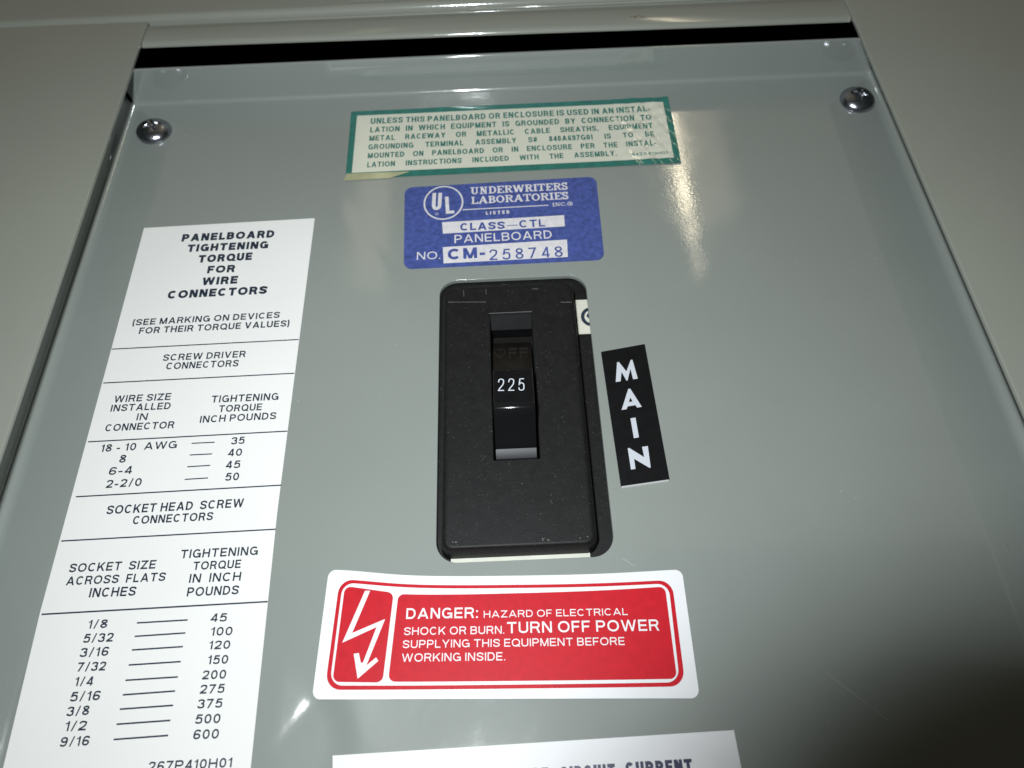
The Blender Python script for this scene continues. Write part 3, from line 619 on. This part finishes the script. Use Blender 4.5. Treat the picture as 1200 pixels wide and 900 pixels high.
# ------------------------------------------------------------------ green edged grounding notice under clear film
def wave(x, y):
    s = smooth01((x-38)/22)
    w = .05*math.sin(x*.33)*math.sin(y*.22+.5)*smooth01((x+50)/30)
    w += s*(.20*math.sin(x*.9+y*.45)+.16*math.sin(y*1.2-x*.35)+.07*math.sin(x*2.1-y*1.5))+.35*s
    w += .20*math.exp(-((x+22)/18)**2)*math.sin((y-126)*.5+x*.08)*smooth01((y-120)/8)
    return .25+.55*w
gl = empty('grounding_notice', 'glossy cream label with green border and six lines of green small print', 'label', (4, 113, 0))
def quadgrid(Q, n, m, z, mt, name, parent, R=None):
    # Q: TL, TR, BR, BL ; R: inner region to leave out
    V, F = [], []
    for j in range(m+1):
        for i in range(n+1):
            s, t = i/n, j/m; x = (Q[0][0]*(1-s)+Q[1][0]*s)*(1-t)+(Q[3][0]*(1-s)+Q[2][0]*s)*t; y = (Q[0][1]*(1-s)+Q[1][1]*s)*(1-t)+(Q[3][1]*(1-s)+Q[2][1]*s)*t
            V.append((x, y, z+wave(x, y)))
    for j in range(m):
        for i in range(n): a = j*(n+1)+i; F.append((a, a+n+1, a+n+2, a+1))
    o = mesh(name, V, F, mt, None, smooth=True); return keep(o, parent)
GO, GI = [[-61.65, 131.67], [69.62, 132.25], [69.44, 94.49], [-61.24, 93.51]], [[-58.99, 128.95], [67.14, 129.25], [66.94, 97.35], [-58.89, 96.77]]
quadgrid(GO, 150, 44, .0, 'green', 'border', gl)
quadgrid(GI, 150, 44, .06, 'cream', 'paper', gl)
quadgrid([(-60.9, 96.5), (-36, 96.2), (-44, 93.2), (-62.0, 92.7)], 24, 3, .07, 'film', 'film_margin', gl)
for row in [["UNLESS THIS PANELBOARD OR ENCLOSURE IS USED IN AN INSTAL-", -53.12, 123.63, 61.24, 123.75, 3.27, 0.18, "fit", "sans"], ["LATION IN WHICH EQUIPMENT IS GROUNDED BY CONNECTION TO", -53.06, 118.68, 61.05, 118.84, 3.05, 0.18, "space", "sans"], ["METAL RACEWAY OR METALLIC CABLE SHEATHS, EQUIPMENT", -53.12, 113.9, 61.0, 114.08, 2.92, 0.18, "space", "sans"], ["GROUNDING TERMINAL ASSEMBLY S# 840A697G01 IS TO BE", -53.23, 109.04, 60.94, 109.39, 2.87, 0.18, "space", "sans"], ["MOUNTED ON PANELBOARD OR IN ENCLOSURE PER THE INSTAL-", -53.17, 104.25, 61.12, 104.46, 2.83, 0.18, "space", "sans"], ["LATION INSTRUCTIONS INCLUDED WITH THE ASSEMBLY.", -53.09, 99.3, 45.01, 99.8, 2.78, 0.18, "space", "sans"], ["842A419H01", 50.93, 99.37, 64.73, 99.39, 1.46, 0.17, "fit", "sans"]]: keep(text_part(row, .17, 'green', None, wave), gl)

# ------------------------------------------------------------------ blue listing label
ul = empty('listing_label', 'blue certification label with rounded corners and pale lettering above the black switch', 'label', (-1, 69, 0))
UZ = .34
keep(sheet(round_poly([[-37.93, 87.78], [35.74, 89.33], [34.97, 48.94], [-36.87, 48.58]], 3.2), .02, UZ, 'blue', None, 'backing'), ul)
for row in [["UNDERWRITERS", -12.67, 82.76, 24.44, 83.16, 3.65, 0.2, "fit", "serif"], ["LABORATORIES", -12.52, 77.9, 24.35, 78.38, 3.59, 0.2, "fit", "serif"], ["INC.", 18.07, 75.0, 23.36, 75.14, 1.68, 0.2, "fit", "serif"], ["LISTED", -6.99, 72.3, 1.8, 72.41, 1.66, 0.24, "fitgap", "sans"]]+[["PANELBOARD", -18.74, 59.32, 16.88, 59.68, 3.86, 0.135, "fit", "sans"], ["NO.", -32.33, 52.43, -23.86, 52.38, 3.51, 0.13, "fit", "sans"]]: keep(text_part(row, UZ+.03, 'lilac', None), ul)
for q in [[[-23.39, 69.57], [22.09, 70.48], [21.95, 65.06], [-23.01, 64.08]], [[-23.02, 57.73], [22.27, 58.8], [21.99, 50.77], [-22.63, 50.29]]]: keep(flat(q, UZ+.025, 'lilac', None, 'pale_box'), ul)
for row in [["CLASS", -16.65, 65.09, -0.17, 65.1, 3.59, 0.22, "fit", "sans"], ["CTL", 5.22, 65.31, 14.75, 65.38, 3.59, 0.2, "fit", "sans"], ["CM-", -21.1, 51.82, -7.65, 52.14, 4.9, 0.24, "fit", "sans"], ["258748", -6.14, 50.77, 20.27, 50.95, 4.88, 0.13, "fitgap", "sans"]]: keep(text_part(row, UZ+.05, 'blue', None), ul)
for row in [[0.67, 66.59, 4.62, 66.63, 0.35]]: keep(bar(row, UZ+.05, 'blue', None, 'printed_dash'), ul)
for row in [[-15.75, 75.25, 16.51, 75.71, 0.42]]: keep(bar(row, UZ+.03, 'lilac', None), ul)
c = [[-22.95, 79.12], [-30.49, 79.01], [-15.4, 79.14], [-23.02, 87.74], [-22.87, 70.75]]; ro = (c[2][0]-c[1][0])/2; ryy = (c[3][1]-c[4][1])/2/ro
keep(ringmesh((c[1][0]+c[2][0])/2, (c[3][1]+c[4][1])/2, UZ+.034, ro, ro-.62, 'lilac', 'emblem_ring', 48, None, ryy), ul)
for row in [["U", -27.4, 75.73, -23.78, 75.62, 8.61, 0.16, "fit", "sans"], ["L", -21.96, 73.58, -18.83, 73.75, 8.55, 0.16, "fit", "sans"]]: keep(text_part(row, UZ+.03, 'lilac', None, name='emblem_letter'), ul)
g = [[24.7, 76.04]][0]; keep(ringmesh(g[0], g[1], UZ+.03, 1.0, .75, 'lilac', 'registered_mark', 20), ul)
keep(text_part(("R", g[0]-.35, g[1]-.5, g[0]+.45, g[1]-.5, 1.0, .2, 'fit', 'sans'), UZ+.03, 'lilac', None), ul)
cx = (c[1][0]+c[2][0])/2
keep(ringmesh(c[0][0]-2.4, c[4][1]+3.0, UZ+.03, .55, .38, 'lilac', 'registered_mark', 16), ul)

# ------------------------------------------------------------------ red danger label
dg = empty('danger_label', 'white and red danger label with lightning arrow below the black switch', 'label', (-5, -77, 0))
TOPC, BOTC = [[-54.46, -57.75], [-48.47, -58.27], [-42.33, -59.19], [-36.22, -60.08], [-29.41, -60.71], [-21.66, -61.16], [-13.2, -61.52], [-4.75, -61.76], [7.31, -62.13], [19.35, -62.36], [31.41, -62.35], [38.67, -62.18], [45.68, -62.1]], [[-55.99, -91.79], [-30.32, -92.8], [-5.76, -93.61], [18.69, -94.47], [45.22, -95.5]]
def interp(C, x):
    for i in range(len(C)-1):
        if x <= C[i+1][0] or i == len(C)-2:
            t = (x-C[i][0])/(C[i+1][0]-C[i][0]); t = max(-.1, min(1.1, t)); return C[i][1]+(C[i+1][1]-C[i][1])*t
def chord(x): return TOPC[0][1]+(TOPC[-1][1]-TOPC[0][1])*(x-TOPC[0][0])/(TOPC[-1][0]-TOPC[0][0])
def sag(x, y):                                     # the label was stuck on with its upper edge stretched down
    b = interp(BOTC, x); c = chord(x); t = max(0, min(1, (y-b)/(c-b))); d = 0
    for k in range(-3, 4): d += (interp(TOPC, x+k*2.2)-chord(x+k*2.2))/7
    return y+d*t
def dz(x, y): return .0
def dpoly(Q, r, z, m, name, z0=None):
    P = round_poly(Q, r, 7) if r else Q; out = []
    n = len(P)
    for i in range(n):
        a, b = P[i], P[(i+1) % n]; L = math.hypot(b[0]-a[0], b[1]-a[1]); k = max(1, int(L/3))
        for j in range(k): x = a[0]+(b[0]-a[0])*j/k; y = a[1]+(b[1]-a[1])*j/k; out.append((x, sag(x, y)))
    if z0 is not None: return keep(sheet(out, z0, z, m, None, name), dg)
    return keep(flat(out, z, m, None, name), dg)
DZ = .2
dpoly([TOPC[0], TOPC[-1], BOTC[-1], BOTC[0]], 2.2, DZ, 'white2', 'backing', .02)
dpoly([[-51.1, -60.5], [42.4, -64.73], [41.96, -92.5], [-52.78, -89.6]], 4.0, DZ+.03, 'red', 'red_border')
dpoly([[-50.17, -61.5], [41.31, -65.63], [40.6, -91.43], [-51.58, -88.59]], 3.3, DZ+.06, 'white2', 'white_line')
dpoly([[-49.49, -62.48], [-35.62, -63.9], [-37.59, -88.25], [-50.91, -87.71]], 1.8, DZ+.09, 'red', 'red_field')
dpoly([[-34.3, -64.26], [40.24, -66.41], [40.03, -90.57], [-36.13, -88.09]], 1.8, DZ+.09, 'red', 'red_field')
keep(flat([[-43.71, -64.29], [-42.27, -64.35], [-46.52, -75.51], [-37.67, -72.19], [-42.12, -84.0], [-39.62, -82.08], [-38.98, -82.97], [-44.24, -87.22], [-45.72, -80.92], [-44.35, -80.76], [-43.63, -83.29], [-43.09, -83.23], [-39.91, -74.22], [-49.04, -77.94]], DZ+.12, 'white2', None, 'lightning_arrow'), dg)
for row in [["DANGER:", -31.91, -72.42, -12.15, -72.97, 2.84, 0.165, "fit", "sans"], ["HAZARD OF ELECTRICAL", -10.51, -73.0, 29.0, -73.91, 1.86, 0.135, "fit", "sans"], ["SHOCK OR BURN.", -32.33, -76.68, -5.01, -77.4, 2.05, 0.135, "fit", "sans"], ["TURN OFF POWER", -4.22, -77.34, 37.02, -78.33, 2.94, 0.155, "fit", "sans"], ["SUPPLYING THIS EQUIPMENT BEFORE", -32.58, -80.02, 27.28, -81.63, 2.02, 0.135, "fit", "sans"], ["WORKING INSIDE.", -32.68, -83.48, -5.01, -84.21, 2.07, 0.135, "fit", "sans"]]: keep(text_part(row, DZ+.12, 'white2', None), dg)

# ------------------------------------------------------------------ MAIN tag
mn = empty('main_tag', 'small black plastic tag with pale letters MAIN right of the switch', 'name tag', (38, -12, 0))
keep(sheet([[29.95, 10.21], [44.59, 12.49], [45.92, -35.28], [31.27, -36.79]], .02, .9, 'plastic', None, 'tag_plate'), mn)
q = [[29.95, 10.21], [44.59, 12.49], [45.92, -35.28], [31.27, -36.79]]
keep(mesh('tag_edge', [(q[2][0]-.15, q[2][1]-.02, .0), (q[3][0]+.1, q[3][1]-.02, .0), (q[3][0]+.1, q[3][1]-.05, .75), (q[2][0]-.15, q[2][1]-.05, .75), (q[3][0]+.1, q[3][1]-.35, .02), (q[2][0]-.15, q[2][1]-.35, .02)], [(2, 4, 5, 3)], 'tagcore'), mn)
for i, P in enumerate([[[33.47, -1.43], [34.68, 5.89], [35.28, 5.99], [37.35, 2.34], [39.27, 6.62], [39.8, 6.59], [40.71, -0.52], [39.17, -0.71], [38.75, 3.22], [37.31, -1.09], [36.96, -1.07], [35.75, 2.22], [35.07, -1.24]], [[34.21, -11.57], [37.19, -4.13], [37.83, -4.1], [40.71, -10.74], [39.19, -10.98], [38.79, -10.07], [36.29, -10.39], [35.77, -11.39]], [[36.65, -14.61], [38.26, -14.43], [38.5, -21.22], [36.9, -21.45]], [[34.79, -31.75], [34.62, -24.74], [35.07, -24.64], [39.27, -27.89], [39.04, -24.47], [40.85, -24.25], [40.8, -31.33], [40.41, -31.43], [36.14, -28.28], [36.17, -31.58]]]):
    if i == 1:
        bm = bmesh.new(); es = []
        for L in (P, [[36.8, -8.94], [38.04, -8.68], [37.45, -7.29]]):
            vv = [bm.verts.new((x*MM, y*MM, .95*MM)) for x, y in L]; es += [bm.edges.new((vv[k], vv[(k+1) % len(vv)])) for k in range(len(vv))]
        bmesh.ops.triangle_fill(bm, edges=es, use_beauty=True, normal=(0, 0, 1)); me = bpy.data.meshes.new('letter'); bm.to_mesh(me); bm.free(); me.materials.append(M['tagwhite'])
        keep(link(bpy.data.objects.new('letter', me)), mn)
    else: keep(flat(P, .95, 'tagwhite', None, 'letter'), mn)

# ------------------------------------------------------------------ lower white label
bl = empty('rating_label', 'white label cut off by the bottom edge, reading circuit current', 'label', (2, -112, 0))
keep(sheet([[-49.4, -105.08], [52.62, -103.21], [52.94, -113.93], [-48.54, -115.27]], .02, .18, 'white2', None, 'paper'), bl)
for row in [["CIRCUIT", 7.78, -112.87, 21.57, -112.66, 3.14, 0.26, "fit", "sans"], ["CURRENT", 24.12, -112.52, 40.82, -112.34, 3.15, 0.26, "fit", "sans"], ["SHORT", -5.53, -112.93, 4.93, -112.88, 3.14, 0.26, "fit", "sans"]]: keep(text_part(row, .21, 'navy', None), bl)

# ------------------------------------------------------------------ the photographer's lens, which shades the lower right corner
def lens():
    root = empty('camera_lens', 'black lens barrel of the camera that takes the picture', 'camera lens', (0, 0, 0))
    root.matrix_world = frame(CAM, RGT, UPV, FWD)
    prof = [(18, 0), (20.6, 0.0), (21, 1.0), (21, 16), (21.2, 17), (21.2, 44), (18, 44)]; n = 48
    V = [(r*math.cos(2*math.pi*i/n), r*math.sin(2*math.pi*i/n), z) for r, z in prof for i in range(n)]
    F = [(k*n+i, k*n+(i+1) % n, ((k+1) % len(prof))*n+(i+1) % n, ((k+1) % len(prof))*n+i) for k in range(len(prof)) for i in range(n)]
    mesh('barrel', V, F, 'lens', root)
    mesh('rear_cap', [(18*math.cos(2*math.pi*i/n), 18*math.sin(2*math.pi*i/n), 43) for i in range(n)], [tuple(range(n))], 'lens', root)
lens()
